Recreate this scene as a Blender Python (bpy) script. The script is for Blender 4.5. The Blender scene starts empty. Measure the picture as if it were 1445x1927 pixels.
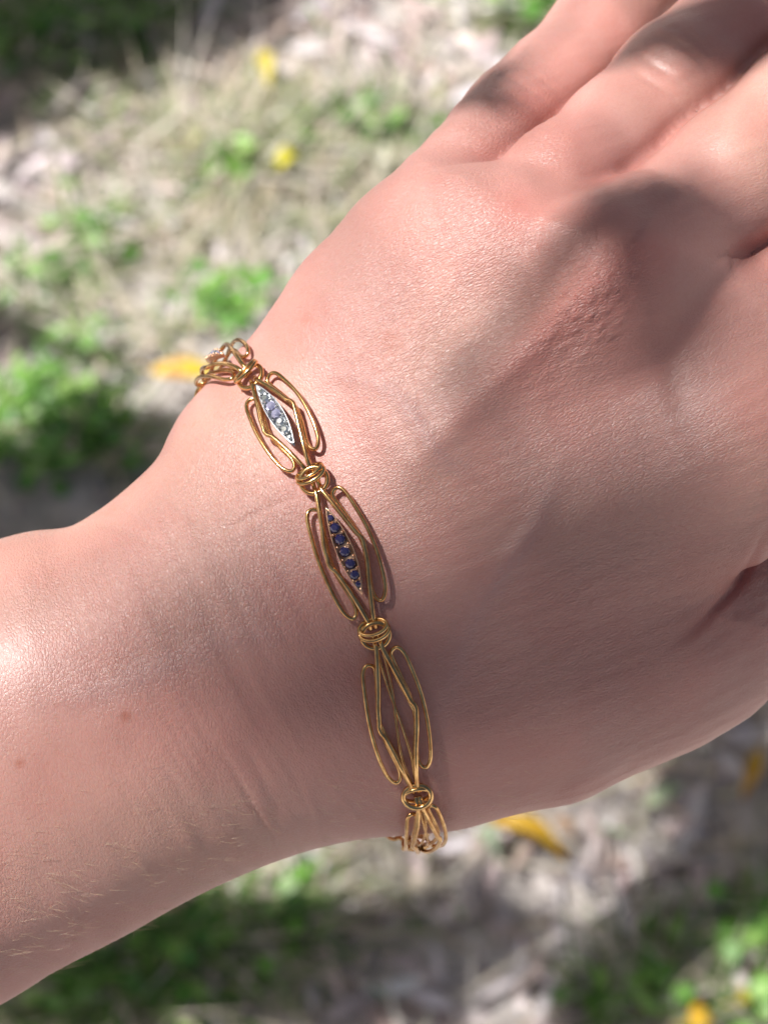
import bpy, math, random
import numpy as np
from mathutils import Vector, Matrix
from mathutils.bvhtree import BVHTree

random.seed(7)
rng = np.random.default_rng(11)
sc = bpy.context.scene
col = sc.collection

# ------------------------------------------------------------------ camera, light, exposure
TH = math.radians(30)              # the camera looks down and a little forward
K = 0.06                           # mm per photo pixel at the wrist
D = 250.0                          # mm from lens to wrist
DG = 1.10                          # m from lens to the ground along the view axis
AX = np.array([1.0, 0, 0]); AY = np.array([0, math.cos(TH), math.sin(TH)]); AZ = np.array([0, -math.sin(TH), math.cos(TH)])
R3 = np.stack([AX, AY, AZ], 1)
CAM_H = DG * math.cos(TH)
CAM = np.array([0, 0, CAM_H])
ORG = CAM - AZ * D / 1000.0

cam_d = bpy.data.cameras.new('camera'); cam = bpy.data.objects.new('camera', cam_d); col.objects.link(cam)
sc.camera = cam
cam.matrix_world = Matrix([[*R3[0], CAM[0]], [*R3[1], CAM[1]], [*R3[2], CAM[2]], [0, 0, 0, 1]])
cam_d.sensor_fit = 'VERTICAL'; cam_d.sensor_height = 36; cam_d.sensor_width = 27
cam_d.lens = 36 * D / (1927 * K)
cam_d.clip_start = 0.01; cam_d.clip_end = 200
cam_d.dof.use_dof = True; cam_d.dof.focus_distance = 0.252; cam_d.dof.aperture_fstop = cam_d.lens / 2.8; cam_d.dof.aperture_blades = 0

LH = np.array([-0.50, 0.55, 0.67]); LH /= np.linalg.norm(LH)   # towards the sun, in the arm's frame
LW = R3 @ LH
sun_d = bpy.data.lights.new('sun', 'SUN'); sun = bpy.data.objects.new('sun', sun_d); col.objects.link(sun)
sun_d.energy = 5.0; sun_d.angle = math.radians(0.53); sun_d.color = (1.0, 0.972, 0.945)
sun.rotation_euler = Vector(LW).to_track_quat('Z', 'Y').to_euler()
sun.location = (-2, 1, 5)
w = bpy.data.worlds.new('World'); sc.world = w; w.use_nodes = True
nt = w.node_tree; nt.nodes.clear()
sky = nt.nodes.new('ShaderNodeTexSky'); sky.sky_type = 'NISHITA'; sky.sun_disc = False
sky.dust_density = 4.0; sky.ozone_density = 0.0; sky.air_density = 0.75; sky.sun_elevation = math.asin(LW[2]); sky.sun_rotation = math.atan2(LW[0], LW[1])
bg = nt.nodes.new('ShaderNodeBackground'); bg.inputs['Strength'].default_value = 0.047
wo = nt.nodes.new('ShaderNodeOutputWorld')
nt.links.new(sky.outputs[0], bg.inputs[0]); nt.links.new(bg.outputs[0], wo.inputs[0])
sc.view_settings.view_transform = 'Standard'; sc.view_settings.look = 'None'
sc.view_settings.exposure = 0.55; sc.view_settings.gamma = 1.0; sc.view_settings.use_curve_mapping = False

# ------------------------------------------------------------------ helpers
def P(u, v, z):
    "photo pixel at height z (mm) -> the arm's frame, mm"
    f = K * (D - z) / D
    return np.array([(u - 722.5) * f, (963.5 - v) * f, z])

def toW(p):
    p = np.asarray(p, float)
    return p @ R3.T / 1000.0 + ORG

def pix(p):
    "arm frame mm -> photo pixel"
    p = np.asarray(p, float); f = K * (D - p[..., 2]) / D
    return 722.5 + p[..., 0] / f, 963.5 - p[..., 1] / f

def G(u, v, h=0.0):
    "photo pixel -> the point of the ground (height h) seen there"
    d = R3 @ np.array([(u - 722.5) * K, (963.5 - v) * K, -D])
    t = (h - CAM[2]) / d[2]
    return CAM + d * t

def mesh_np(name, V, F, mat=None, parent=None, smooth=True, **attrs):
    me = bpy.data.meshes.new(name)
    V = np.asarray(V, np.float32)
    if isinstance(F, np.ndarray):
        n, k = F.shape
        me.vertices.add(len(V)); me.vertices.foreach_set('co', V.ravel())
        me.loops.add(n * k); me.loops.foreach_set('vertex_index', F.astype(np.int32).ravel())
        me.polygons.add(n); me.polygons.foreach_set('loop_start', np.arange(0, n * k, k, dtype=np.int32))
        me.update(calc_edges=True)
    else:
        me.from_pydata([tuple(map(float, x)) for x in V], [], F); me.update()
    me.polygons.foreach_set('use_smooth', np.full(len(me.polygons), bool(smooth)))
    for k_, a in attrs.items():
        if a.ndim == 1:
            at = me.attributes.new(k_, 'FLOAT', 'POINT'); at.data.foreach_set('value', a.astype(np.float32))
        else:
            at = me.attributes.new(k_, 'FLOAT_VECTOR', 'POINT'); at.data.foreach_set('vector', a.astype(np.float32).ravel())
    o = bpy.data.objects.new(name, me); col.objects.link(o)
    if mat: me.materials.append(mat)
    if parent: o.parent = parent
    return o

def tag(o, label=None, cat=None, group=None, kind=None):
    if label: o['label'] = label
    if cat: o['category'] = cat
    if group: o['group'] = group
    if kind: o['kind'] = kind
    return o

def new_mat(name):
    m = bpy.data.materials.new(name); m.use_nodes = True
    n = m.node_tree; b = n.nodes['Principled BSDF']
    return m, n, b

def N(n, typ, **kw):
    x = n.nodes.new(typ)
    for k_, v_ in kw.items():
        if k_ in x.inputs.keys(): x.inputs[k_].default_value = v_
        else: setattr(x, k_, v_)
    return x

def math_node(n, op, a, b=None, c=None):
    x = n.nodes.new('ShaderNodeMath'); x.operation = op
    for i, q in enumerate((a, b, c)):
        if q is None: continue
        if hasattr(q, 'is_linked') or hasattr(q, 'links'): n.links.new(q, x.inputs[i])
        else: x.inputs[i].default_value = q
    return x.outputs[0]

def maprange(n, src, a, b, c=0.0, d=1.0):
    x = n.nodes.new('ShaderNodeMapRange'); n.links.new(src, x.inputs[0])
    for i, q in enumerate((a, b, c, d)): x.inputs[i + 1].default_value = q
    return x.outputs[0]

def mixcol(n, fac, A, B, mode='MIX'):
    x = n.nodes.new('ShaderNodeMix'); x.data_type = 'RGBA'; x.blend_type = mode
    for s, q in ((x.inputs[0], fac), (x.inputs[6], A), (x.inputs[7], B)):
        if hasattr(q, 'links'): n.links.new(q, s)
        elif isinstance(q, (int, float)): s.default_value = q
        else: s.default_value = (*q, 1) if len(q) == 3 else q
    return x.outputs[2]

def catmull(pts, per=12, closed=False):
    p = np.asarray(pts, float)
    if closed: q = np.vstack([p[-1], p, p[0], p[1]])
    else: q = np.vstack([2 * p[0] - p[1], p, 2 * p[-1] - p[-2]])
    out = []
    t = np.linspace(0, 1, per, endpoint=False)[:, None]
    for i in range(1, len(q) - 2):
        a, b, c, d = q[i - 1:i + 3]
        out.append(.5 * ((2 * b) + (-a + c) * t + (2 * a - 5 * b + 4 * c - d) * t ** 2 + (-a + 3 * b - 3 * c + d) * t ** 3))
    if not closed: out.append(p[-1:])
    return np.vstack(out)

def smin(a, b, k):
    h = np.clip(.5 + .5 * (b - a) / k, 0, 1)
    return b + (a - b) * h - k * h * (1 - h)

def smax(a, b, k): return -smin(-a, -b, k)

def sd_curve(X, Y, poly):
    "signed distance to an open 2-D polyline, positive to its left"
    best = np.full(X.shape, 1e9); sgn = np.ones(X.shape)
    for a, b in zip(poly[:-1], poly[1:]):
        e = b - a; L2 = e @ e + 1e-12
        t = np.clip(((X - a[0]) * e[0] + (Y - a[1]) * e[1]) / L2, 0, 1)
        dx = X - a[0] - t * e[0]; dy = Y - a[1] - t * e[1]
        d = np.hypot(dx, dy)
        cr = e[0] * (Y - a[1]) - e[1] * (X - a[0])
        m = d < best
        best = np.where(m, d, best); sgn = np.where(m, np.sign(cr), sgn)
    return best * sgn

# ------------------------------------------------------------------ the arm and hand as one implicit body
ZS = -20.5
def outline(pts, z=ZS): return catmull([P(u, v, z)[:2] for u, v in pts], 8)
UPPER = outline([(-1900, 1830), (-900, 1390), (-400, 1170), (-120, 1050), (0, 1014), (60, 999), (120, 993), (160, 976), (205, 945), (255, 903), (302, 862), (325, 820), (350, 780),
                 (385, 737), (432, 685), (475, 636), (520, 572), (560, 512), (600, 468), (650, 424), (710, 368), (770, 310), (820, 263), (870, 215), (950, 125), (1100, -40), (1500, -420)])
LOWER = outline([(-1900, 2760), (-900, 2330), (-350, 2055), (0, 1885), (160, 1802), (252, 1754), (363, 1692), (484, 1638), (581, 1604), (700, 1570), (800, 1545), (900, 1500), (1010, 1430),
                 (1120, 1350), (1230, 1250), (1330, 1120), (1440, 980), (1600, 830), (1800, 650)])
KNUCK = outline([(600, 60), (770, 250), (925, 370), (1075, 445), (1240, 480), (1380, 530), (1480, 640), (1560, 780), (1640, 1000), (1700, 1300)], -12)

CTRL = [  # u, v, centre height, half thickness
    (-900, 1850, -26, 24), (-300, 1600, -23, 21.5), (0, 1450, -22, 20), (300, 1330, -21, 19), (590, 1080, -22, 21.3), (640, 1400, -24, 20.5),
    (430, 850, -22, 20), (750, 900, -17.5, 16.2), (950, 900, -16, 15.2), (1150, 550, -13, 12.4), (900, 480, -15, 12.5), (720, 420, -17, 12),
    (1350, 850, -16.5, 13.5), (1000, 1250, -20, 16.5), (1250, 1100, -19, 14.5), (1500, 700, -16, 12)]

def axis_steps(segs):
    out = [segs[0][0]]
    for a, b, h in segs:
        n = max(1, round((b - a) / h)); out += list(np.linspace(a, b, n + 1)[1:])
    return np.array(out)
gx = axis_steps([(-152, -50, 1.7), (-50, 50, 0.40), (50, 150, 1.5)])
gy = axis_steps([(-142, -64, 1.7), (-64, 62, 0.40), (62, 140, 1.5)])
gz = axis_steps([(-70, -34, 1.0), (-34, 7, 0.42)])
X2, Y2 = np.meshgrid(gx, gy, indexing='ij')
dU = -sd_curve(X2, Y2, UPPER); dL = sd_curve(X2, Y2, LOWER); dK = -sd_curve(X2, Y2, KNUCK)
ws = np.maximum((dU + dL) / 2, 3.0)
vh = (dL - dU) / 2
cu, cv = 722.5 + X2 / (K * 1.06), 963.5 - Y2 / (K * 1.06)
num0 = np.zeros_like(X2); num1 = np.zeros_like(X2); den = np.full_like(X2, 1e-12)
for (u, v, zc, t) in CTRL:
    d2 = ((cu - u) ** 2 + (cv - v) ** 2) / 230.0 ** 2
    wgt = np.exp(-d2 / 2) + 1e-4 / (1 + d2)
    num0 += wgt * zc; num1 += wgt * t; den += wgt
ZC, TT = num0 / den, num1 / den
Z1 = gz[None, None, :]
q = (vh / ws)[:, :, None]
PX = (1.88 + 0.3 / (1 + np.exp(-(X2 * .86 + Y2 * .5 - 12) / 6)))[:, :, None]      # the wrist is round, the hand flatter
gg = (np.abs(q) ** PX + np.abs((Z1 - ZC[:, :, None]) / TT[:, :, None]) ** PX + 1e-9) ** (1 / PX)
palm = ((gg - 1) * np.minimum(ws, TT)[:, :, None]).astype(np.float32)
del gg, q
palm = smax(palm, (-dK)[:, :, None].astype(np.float32), 12.0)
palm = smax(palm, (-(X2 + 149))[:, :, None].astype(np.float32), 6.0)

def sub(a, b, r, pad=12):
    lo = np.minimum(a, b) - r - pad; hi = np.maximum(a, b) + r + pad
    s = []
    for g, l, h in zip((gx, gy, gz), lo, hi):
        s.append(slice(max(0, np.searchsorted(g, l) - 1), min(len(g), np.searchsorted(g, h) + 1)))
    return tuple(s)

def cone(vol, a, b, ra, rb, k, flat=1.0):
    a = np.asarray(a, float); b = np.asarray(b, float)
    s = sub(a, b, max(ra, rb))
    x = gx[s[0]][:, None, None]; y = gy[s[1]][None, :, None]; z = gz[s[2]][None, None, :]
    e = b - a
    t = np.clip(((x - a[0]) * e[0] + (y - a[1]) * e[1] + (z - a[2]) * e[2]) / (e @ e), 0, 1)
    tt = t * t * (3 - 2 * t)
    d = np.sqrt((x - a[0] - t * e[0]) ** 2 + (y - a[1] - t * e[1]) ** 2 + ((z - a[2] - t * e[2]) * flat) ** 2) - (ra + (rb - ra) * tt)
    kk = k(x, y, z) if callable(k) else k
    vol[s] = smin(vol[s], d.astype(np.float32), kk)

# metacarpal ridges and knuckle heads belong to the back of the hand
def pc(vol, a, b, ra, rb, k, flat=1.0): cone(vol, P(*a), P(*b), ra, rb, k, flat)
pc(palm, (800, 820, -10.0), (1130, 520, -7.2), 7.5, 8.6, 6)       # middle finger
pc(palm, (1130, 520, -7.2), (1210, 445, -10), 8.6, 7.8, 6)
pc(palm, (700, 700, -14.5), (915, 450, -12.0), 7.3, 7.6, 6)       # ring finger
pc(palm, (700, 650, -17), (830, 440, -15.5), 5.6, 6.0, 4)         # little finger
pc(palm, (900, 1050, -15.5), (1365, 830, -12.0), 9, 10.2, 9)      # index finger
pc(palm, (490, 890, -21), (560, 820, -21), 7.0, 6.5, 8)           # end of the ulna

BIG = 60.0
fingers = np.full(palm.shape, BIG, np.float32)
def chain(vol, pts, k=3.0):
    for a, b in zip(pts[:-1], pts[1:]):
        cone(vol, P(*a[:3]) if len(a) == 4 else a[1], P(*b[:3]) if len(b) == 4 else b[1], a[3] if len(a) == 4 else a[2], b[3] if len(b) == 4 else b[2], k)
def finger(pts):
    v_ = np.full(palm.shape, BIG, np.float32)
    chain(v_, pts, 2.5)
    return v_
FPTS = [
    [(838, 462, -19, 7.2), (896, 338, -23.5, 7.2), (944, 270, -28, 6.9), (986, 232, -32, 7.5), (1040, 170, -35.5, 6.9), (1130, 66, -40.5, 6.7), (1200, -40, -45, 6.5), (1320, -170, -54, 5.6)],
    [(935, 475, -12.2, 7.9), (1066, 362, -16.5, 7.9), (1178, 264, -23, 7.9), (1284, 170, -26.5, 8.7), (1356, 102, -30, 8.0), (1480, -50, -37, 7.5), (1570, -130, -42, 7.4), (1720, -260, -54, 6.2)],
    [(1130, 525, -9.5, 8.6), (1262, 436, -14.5, 8.7), (1385, 342, -17.5, 9.0), (1510, 238, -21.0, 9.3), (1700, 30, -31, 8.2), (1800, -60, -37, 8.0), (1950, -200, -48, 6.8)],
    [(1360, 830, -12, 10), (1440, 640, -15.0, 9.8), (1560, 500, -19, 8.8), (1700, 380, -23, 8.8), (1880, 210, -33, 8.0), (1980, 110, -40, 7.7), (2100, -10, -50, 6.6)]]
tmpf = [finger(f_) for f_ in FPTS]
FING = [[(P(*q_[:3]), q_[3]) for q_ in f_] for f_ in FPTS]
for v_ in tmpf: fingers = smin(fingers, v_, 0.3)
del tmpf, v_
# how far the fingers have left the palm: the webs melt into the back of the hand, the grooves stay sharp
webk = (np.clip(1 - (-dK + 1) / 9.0, 0.05, 1) * 8.0).astype(np.float32)[:, :, None]
body = smin(palm, fingers, webk)
del palm, fingers
thumb = np.full(body.shape, BIG, np.float32)
chain(thumb, [(600, 1310, -21, 12.8), (840, 1322, -22, 12.6), (1040, 1296, -22.5, 12.5), (1215, 1225, -24, 12.2), (1314, 1190, -27, 10.6), (1372, 1112, -30.5, 8.4), (1470, 968, -34, 8.0), (1680, 860, -33, 9.6), (1800, 720, -36, 8.6), (1900, 600, -40, 6.5)], 5)
tk = np.clip(7.0 - (cu - 1080) / 330 * 6.2, 0.9, 7.0).astype(np.float32)[:, :, None]
body = smin(body, thumb, tk)
del thumb

def surface_nets(f):
    s = f < 0
    nx, ny, nz = f.shape
    c = np.zeros((nx - 1, ny - 1, nz - 1), np.int8)
    for i in (0, 1):
        for j in (0, 1):
            for k in (0, 1): c += s[i:nx - 1 + i, j:ny - 1 + j, k:nz - 1 + k]
    I, J, Kk = np.nonzero((c > 0) & (c < 8))
    idx = np.full(c.shape, -1, np.int32); idx[I, J, Kk] = np.arange(len(I))
    acc = np.zeros((len(I), 3)); cnt = np.zeros(len(I))
    for ax in range(3):
        for p_ in (0, 1):
            for q_ in (0, 1):
                o0 = [0, 0, 0]; oth = [a for a in range(3) if a != ax]
                o0[oth[0]] = p_; o0[oth[1]] = q_; o1 = list(o0); o1[ax] = 1
                a0 = (I + o0[0], J + o0[1], Kk + o0[2]); a1 = (I + o1[0], J + o1[1], Kk + o1[2])
                f0, f1 = f[a0], f[a1]; m = (f0 < 0) != (f1 < 0)
                t = np.where(m, f0 / np.where(m, f0 - f1, 1), 0)
                p0 = np.stack([gx[a0[0]], gy[a0[1]], gz[a0[2]]], 1); p1 = np.stack([gx[a1[0]], gy[a1[1]], gz[a1[2]]], 1)
                acc += np.where(m[:, None], p0 + (p1 - p0) * t[:, None], 0); cnt += m
    V = acc / cnt[:, None]
    quads = []
    for ax in range(3):
        sl0 = [slice(1, -1)] * 3; sl1 = [slice(1, -1)] * 3
        sl0[ax] = slice(0, -1); sl1[ax] = slice(1, None)
        a_, b_ = s[tuple(sl0)], s[tuple(sl1)]
        e = np.argwhere(a_ != b_)
        flip = a_[e[:, 0], e[:, 1], e[:, 2]]
        oth = [a for a in range(3) if a != ax]
        base = e.copy(); base[:, oth[0]] += 1; base[:, oth[1]] += 1
        ids = []
        for (p_, q_) in ((1, 1), (0, 1), (0, 0), (1, 0)):
            b2 = base.copy(); b2[:, oth[0]] -= p_; b2[:, oth[1]] -= q_
            ids.append(idx[b2[:, 0], b2[:, 1], b2[:, 2]])
        qd = np.stack(ids, 1)
        if ax == 1: flip = ~flip
        qd = np.where(flip[:, None], qd, qd[:, ::-1])
        quads.append(qd)
    return V, np.vstack(quads)
HV, HF = surface_nets(body)
del body

E = np.vstack([HF[:, [0, 1]], HF[:, [1, 2]], HF[:, [2, 3]], HF[:, [3, 0]]])
deg = np.bincount(E.ravel(), minlength=len(HV)).astype(float)
def lap(A):
    out = np.zeros_like(A)
    for c_ in range(A.shape[1]):
        out[:, c_] = np.bincount(E[:, 0], A[E[:, 1], c_], len(A)) + np.bincount(E[:, 1], A[E[:, 0], c_], len(A))
    return out / deg[:, None]
for _ in range(3):
    HV = HV + 0.5 * (lap(HV) - HV); HV = HV - 0.52 * (lap(HV) - HV)
for _ in range(2): HV = HV + 0.5 * (lap(HV) - HV)
def vnormals(V):
    fn = np.cross(V[HF[:, 2]] - V[HF[:, 0]], V[HF[:, 3]] - V[HF[:, 1]])
    n = np.zeros_like(V)
    for j in range(4):
        for c_ in range(3): n[:, c_] += np.bincount(HF[:, j], fn[:, c_], len(V))
    return n / (np.linalg.norm(n, axis=1, keepdims=True) + 1e-12)
HN = vnormals(HV)
if (HN[np.argmax(HV[:, 2])][2]) < 0: HF = HF[:, ::-1]; HN = -HN

# relief of the back of the hand: tendons, veins, wrinkles
PU, PVv = pix(HV)
front = np.clip(HN[:, 2] * 3 + 1.2, 0, 1)
def lined(pts, width, taper=True):
    "gaussian profile about a polyline given in photo pixels; width in px"
    poly = catmull(pts, 6)
    best = np.full(len(HV), 1e9); par = np.zeros(len(HV)); n = len(poly) - 1
    for i, (a, b) in enumerate(zip(poly[:-1], poly[1:])):
        e = b - a
        t = np.clip(((PU - a[0]) * e[0] + (PVv - a[1]) * e[1]) / (e @ e + 1e-9), 0, 1)
        d = (PU - a[0] - t * e[0]) ** 2 + (PVv - a[1] - t * e[1]) ** 2
        m = d < best; best = np.where(m, d, best); par = np.where(m, (i + t) / n, par)
    g = np.exp(-best / (2 * width ** 2))
    if taper: g *= np.sin(np.pi * np.clip(par, 0.02, .98)) ** 0.6
    return g * front
def blob(u, v, ru, rv=None, ang=0):
    rv = rv or ru; a = math.radians(ang)
    dx, dy = PU - u, -(PVv - v)
    p_ = dx * math.cos(a) + dy * math.sin(a); q_ = -dx * math.sin(a) + dy * math.cos(a)
    return np.exp(-.5 * ((p_ / ru) ** 2 + (q_ / rv) ** 2)) * front
disp = np.zeros(len(HV))
disp += 0.75 * lined([(1190, 470), (1040, 610), (900, 745), (760, 900)], 24)
disp += 0.35 * lined([(930, 430), (830, 560), (720, 720), (660, 830)], 24)
disp += 0.35 * lined([(1360, 850), (1150, 960), (900, 1080), (760, 1140)], 30)
disp -= 0.3 * lined([(1235, 600), (1262, 700), (1285, 800)], 18)
disp -= 0.6 * lined([(1235, 330), (1150, 420), (1010, 540), (900, 640)], 34)
disp += 0.5 * blob(1150, 510, 70, 45, 42)
disp += 0.25 * lined([(820, 1350), (900, 1150), (1010, 980), (1060, 860)], 13)      # veins
disp += 0.28 * lined([(620, 700), (740, 740), (820, 850), (900, 900)], 11)
disp += 0.07 * lined([(60, 1330), (220, 1290), (420, 1210), (560, 1190)], 14)
# wrist and forearm creases
fd = []
for f_ in FING:
    dm = np.full(len(HV), 1e9)
    for (a, ra_), (b_, rb_) in zip(f_[:-1], f_[1:]):
        e = b_ - a; t = np.clip(((HV - a) @ e) / (e @ e), 0, 1)
        dm = np.minimum(dm, np.linalg.norm(HV - a - t[:, None] * e, axis=1) - (ra_ + (rb_ - ra_) * t * t * (3 - 2 * t)))
    fd.append(dm)
fd = np.sort(np.array(fd), 0); gap = fd[1] - fd[0]
KD = np.interp(0, [0], [0]) - (-sd_curve(HV[:, 0], HV[:, 1], KNUCK))            # beyond the knuckle line
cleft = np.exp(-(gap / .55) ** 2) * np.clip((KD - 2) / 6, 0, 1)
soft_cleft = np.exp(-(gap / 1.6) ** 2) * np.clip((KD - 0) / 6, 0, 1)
disp -= (.30 * cleft + .30 * soft_cleft) * np.clip(HN[:, 2] * 2, 0, 1)
def crease(pts, wd, dp): 
    global disp
    disp -= dp * (lined(pts, wd) - 0.45 * lined(pts, wd * 2.6))
crease([(405, 1400), (440, 1450), (470, 1505), (505, 1570), (520, 1600)], 5, .30)
crease([(470, 1420), (500, 1480), (535, 1560)], 5, .12)
crease([(545, 1440), (570, 1500), (600, 1570)], 5, .12)
crease([(395, 1010), (470, 975), (560, 930)], 6, .18)
crease([(300, 900), (340, 960), (420, 1010)], 6, .12)
crease([(130, 995), (190, 985), (240, 1000), (330, 1040)], 7, .2)
# finger joint folds
for pts, wd, dp in [([(1190, 95), (1225, 120), (1275, 150), (1325, 190)], 5, .22), ([(1180, 125), (1215, 150), (1262, 178), (1310, 215)], 4, .18),
                    ([(1215, 62), (1265, 78), (1315, 110), (1345, 150)], 5, .22), ([(1240, 45), (1290, 62), (1335, 100)], 4, .14),
                    ([(912, 150), (950, 175), (1000, 200), (1030, 235)], 4.5, .16), ([(925, 125), (965, 150), (1015, 180), (1050, 210)], 4, .16),
                    ([(900, 185), (935, 205), (985, 235), (1015, 262)], 4, .14), ([(950, 105), (990, 130), (1035, 160), (1068, 190)], 4, .12),
                    ([(1385, 472), (1375, 500), (1390, 520)], 5, .2), ([(1340, 490), (1370, 480), (1390, 474), (1420, 450)], 6, .35),
                    ([(1290, 1205), (1340, 1150), (1395, 1085), (1445, 990)], 7, .6), ([(1240, 1235), (1290, 1190), (1330, 1130)], 8, .18)]:
    crease(pts, wd, dp)
# knuckle skin: small rumpled folds over the middle knuckle
def vnoise(p, seed, oct=1):
    r_ = np.random.default_rng(seed); tot = np.zeros(len(p)); amp = 1
    for o_ in range(oct):
        for _ in range(9):
            k_ = r_.normal(size=3); k_ /= np.linalg.norm(k_) + 1e-9
            tot += amp * np.sin(p @ k_ * (2 ** o_) * r_.uniform(.7, 1.5) + r_.uniform(0, 6.28)) / 3
        amp *= .5
    return tot
kn = blob(1110, 560, 105, 60, 40)
rd = np.array([math.cos(math.radians(42)), math.sin(math.radians(42)), 0]); rp = np.array([-rd[1], rd[0], 0])
strp = np.stack([HV @ rd * 3.4, HV @ rp * 4.6, HV[:, 2] * 2], 1)
disp += 0.17 * kn * (np.abs(vnoise(strp, 3)) * 1.3 - .6)
disp += 0.06 * vnoise(HV * 0.28, 5, 3) * front
AC = HV @ np.array([math.cos(math.radians(27)), math.sin(math.radians(27)), 0]); BC = HV @ np.array([-math.sin(math.radians(27)), math.cos(math.radians(27)), 0])
wf = 1 / (1 + np.exp((AC + 1) / 5))                     # forearm and wrist: lines running round the arm
wpt = np.stack([AC * 1.0, BC * .10, HV[:, 2] * .10], 1)
wl = vnoise(wpt * 2.0 + .35 * np.stack([vnoise(HV * .25, 8), vnoise(HV * .3, 9), 0 * AC], 1), 12, 2)
disp += .115 * wf * np.clip(HN[:, 2] * 1.8 - .35, 0, 1) * np.tanh(wl * 1.6) * (.55 + .45 * np.tanh(vnoise(HV * .12, 14)))
hd = np.array([math.cos(math.radians(20)), math.sin(math.radians(20)), 0]); hp = np.array([-hd[1], hd[0], 0])
wh = vnoise(np.stack([HV @ hp * 4.6, HV @ hd * .55, HV[:, 2] * .9], 1) + .3 * np.stack([vnoise(HV * .5, 8), vnoise(HV * .4, 9), 0 * AC], 1), 13, 2)
disp += (.022 + .020 * np.clip((PVv + .4 * PU - 1250) / 250, 0, 1)) * (1 - wf) * np.tanh(wh * 1.5)
sm_ = np.clip(soft_cleft * 3, 0, 1)[:, None]; d2_ = disp[:, None].copy()
for _ in range(4): d2_ = lap(d2_)
disp = (disp[:, None] * (1 - sm_) + d2_ * sm_)[:, 0]
HV = HV + HN * disp[:, None]
for _ in range(3): HV = HV + (lap(HV) - HV) * .5 * sm_
HN = vnormals(HV)
if (HN[np.argmax(HV[:, 2])][2]) < 0: HN = -HN

# skin colour (pigment, blood, mauve patches; shade painted into clefts and thumb fold)
sk = np.array([0.545, 0.288, 0.245])[None, :] * np.ones((len(HV), 1))
def tint(g, c, a):
    global sk
    g = np.clip(g * a, 0, 1)[:, None]; sk = sk * (1 - g) + np.array(c)[None, :] * g
RED = (0.47, 0.155, 0.13); PINK = (0.54, 0.25, 0.21); YEL = (0.54, 0.315, 0.245); MAUVE = (0.40, 0.215, 0.19)
nz_ = vnoise(HV * 0.11, 21, 2)
tint(np.clip(nz_, 0, 1), PINK, .6); tint(np.clip(-nz_, 0, 1), YEL, .55)
tint(np.clip(vnoise(HV * 0.35, 22, 2), 0, 1), RED, .22)
tint(blob(1150, 520, 90, 60, 45), RED, .55); tint(blob(1040, 620, 90, 28, 38), RED, .6); tint(blob(965, 395, 40, 28, 30), RED, .5)
tint(blob(860, 640, 120, 60, 45), YEL, .5); tint(blob(1350, 700, 110, 90), PINK, .5)
tint(blob(800, 1320, 160, 60, 60), MAUVE, .45); tint(blob(420, 1180, 130, 60, 20), MAUVE, .5); tint(blob(1150, 950, 220, 120, 30), MAUVE, .35)
tint(blob(300, 1600, 260, 120, -25), YEL, .5); tint(blob(340, 1330, 120, 60, 20), PINK, .5)
tint(blob(1010, 210, 70, 40, 45), RED, .3); tint(blob(1270, 120, 70, 50, 45), PINK, .5)
tint(soft_cleft, (0.34, 0.12, 0.10), .6)  # redder skin plus painted shade that darkens the clefts between fingers
tint(lined([(1290, 1205), (1340, 1150), (1395, 1085), (1445, 990)], 14), RED, .7)  # redness that also paints shade into the thumb fold
tint(lined([(820, 1350), (900, 1150), (1010, 980), (1060, 860)], 15), (0.43, 0.26, 0.25), .4); tint(lined([(620, 700), (740, 740), (820, 850), (900, 900)], 13), (0.43, 0.26, 0.25), .4); tint(lined([(60, 1330), (220, 1290), (420, 1210), (560, 1190)], 16), (0.43, 0.26, 0.25), .35)
for u, v, r_, a_ in [(237, 1348, 7, .9), (38, 1437, 6, .8), (735, 640, 15, .45), (690, 850, 5, .3), (1040, 1240, 5, .3), (575, 600, 10, .3)]:
    tint(blob(u, v, r_), (0.40, 0.13, 0.08), a_)
relief = np.clip(.62 + .5 * kn - .42 * np.clip((PU * .7 - PVv * .72 - 520) / 200, 0, 1) + .2 * vnoise(HV * .2, 40, 2), .25, 1.2)
# the forearm runs on, out of the picture
adir = np.array([-math.cos(math.radians(24)), -math.sin(math.radians(24)), 0])
p0 = np.array([-54.0, -28, -22])
s_ = (HV - p0) @ adir; e_ = np.clip(s_, 0, None)
axis_pt = p0 + s_[:, None] * adir; rad = HV - axis_pt
flow = np.zeros((len(HV), 3)); wrst = 1 / (1 + np.exp(-((HV @ -adir) + 2) / 7))      # 0 forearm .. 1 hand
for wg, ang in ((1 - wrst, 24), (wrst, 42)):
    a_ = math.radians(ang); c_, s2 = math.cos(a_), math.sin(a_)
    ph = np.stack([HV[:, 0] * c_ + HV[:, 1] * s2, -HV[:, 0] * s2 + HV[:, 1] * c_, HV[:, 2]], 1)
    flow += ph * wg[:, None]
HV_in = HV.copy()
HV = np.where((s_ > 0)[:, None], axis_pt + adir * (e_ ** 2 * 0.022)[:, None] + rad * (1 + e_ / 330)[:, None], HV)

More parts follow.
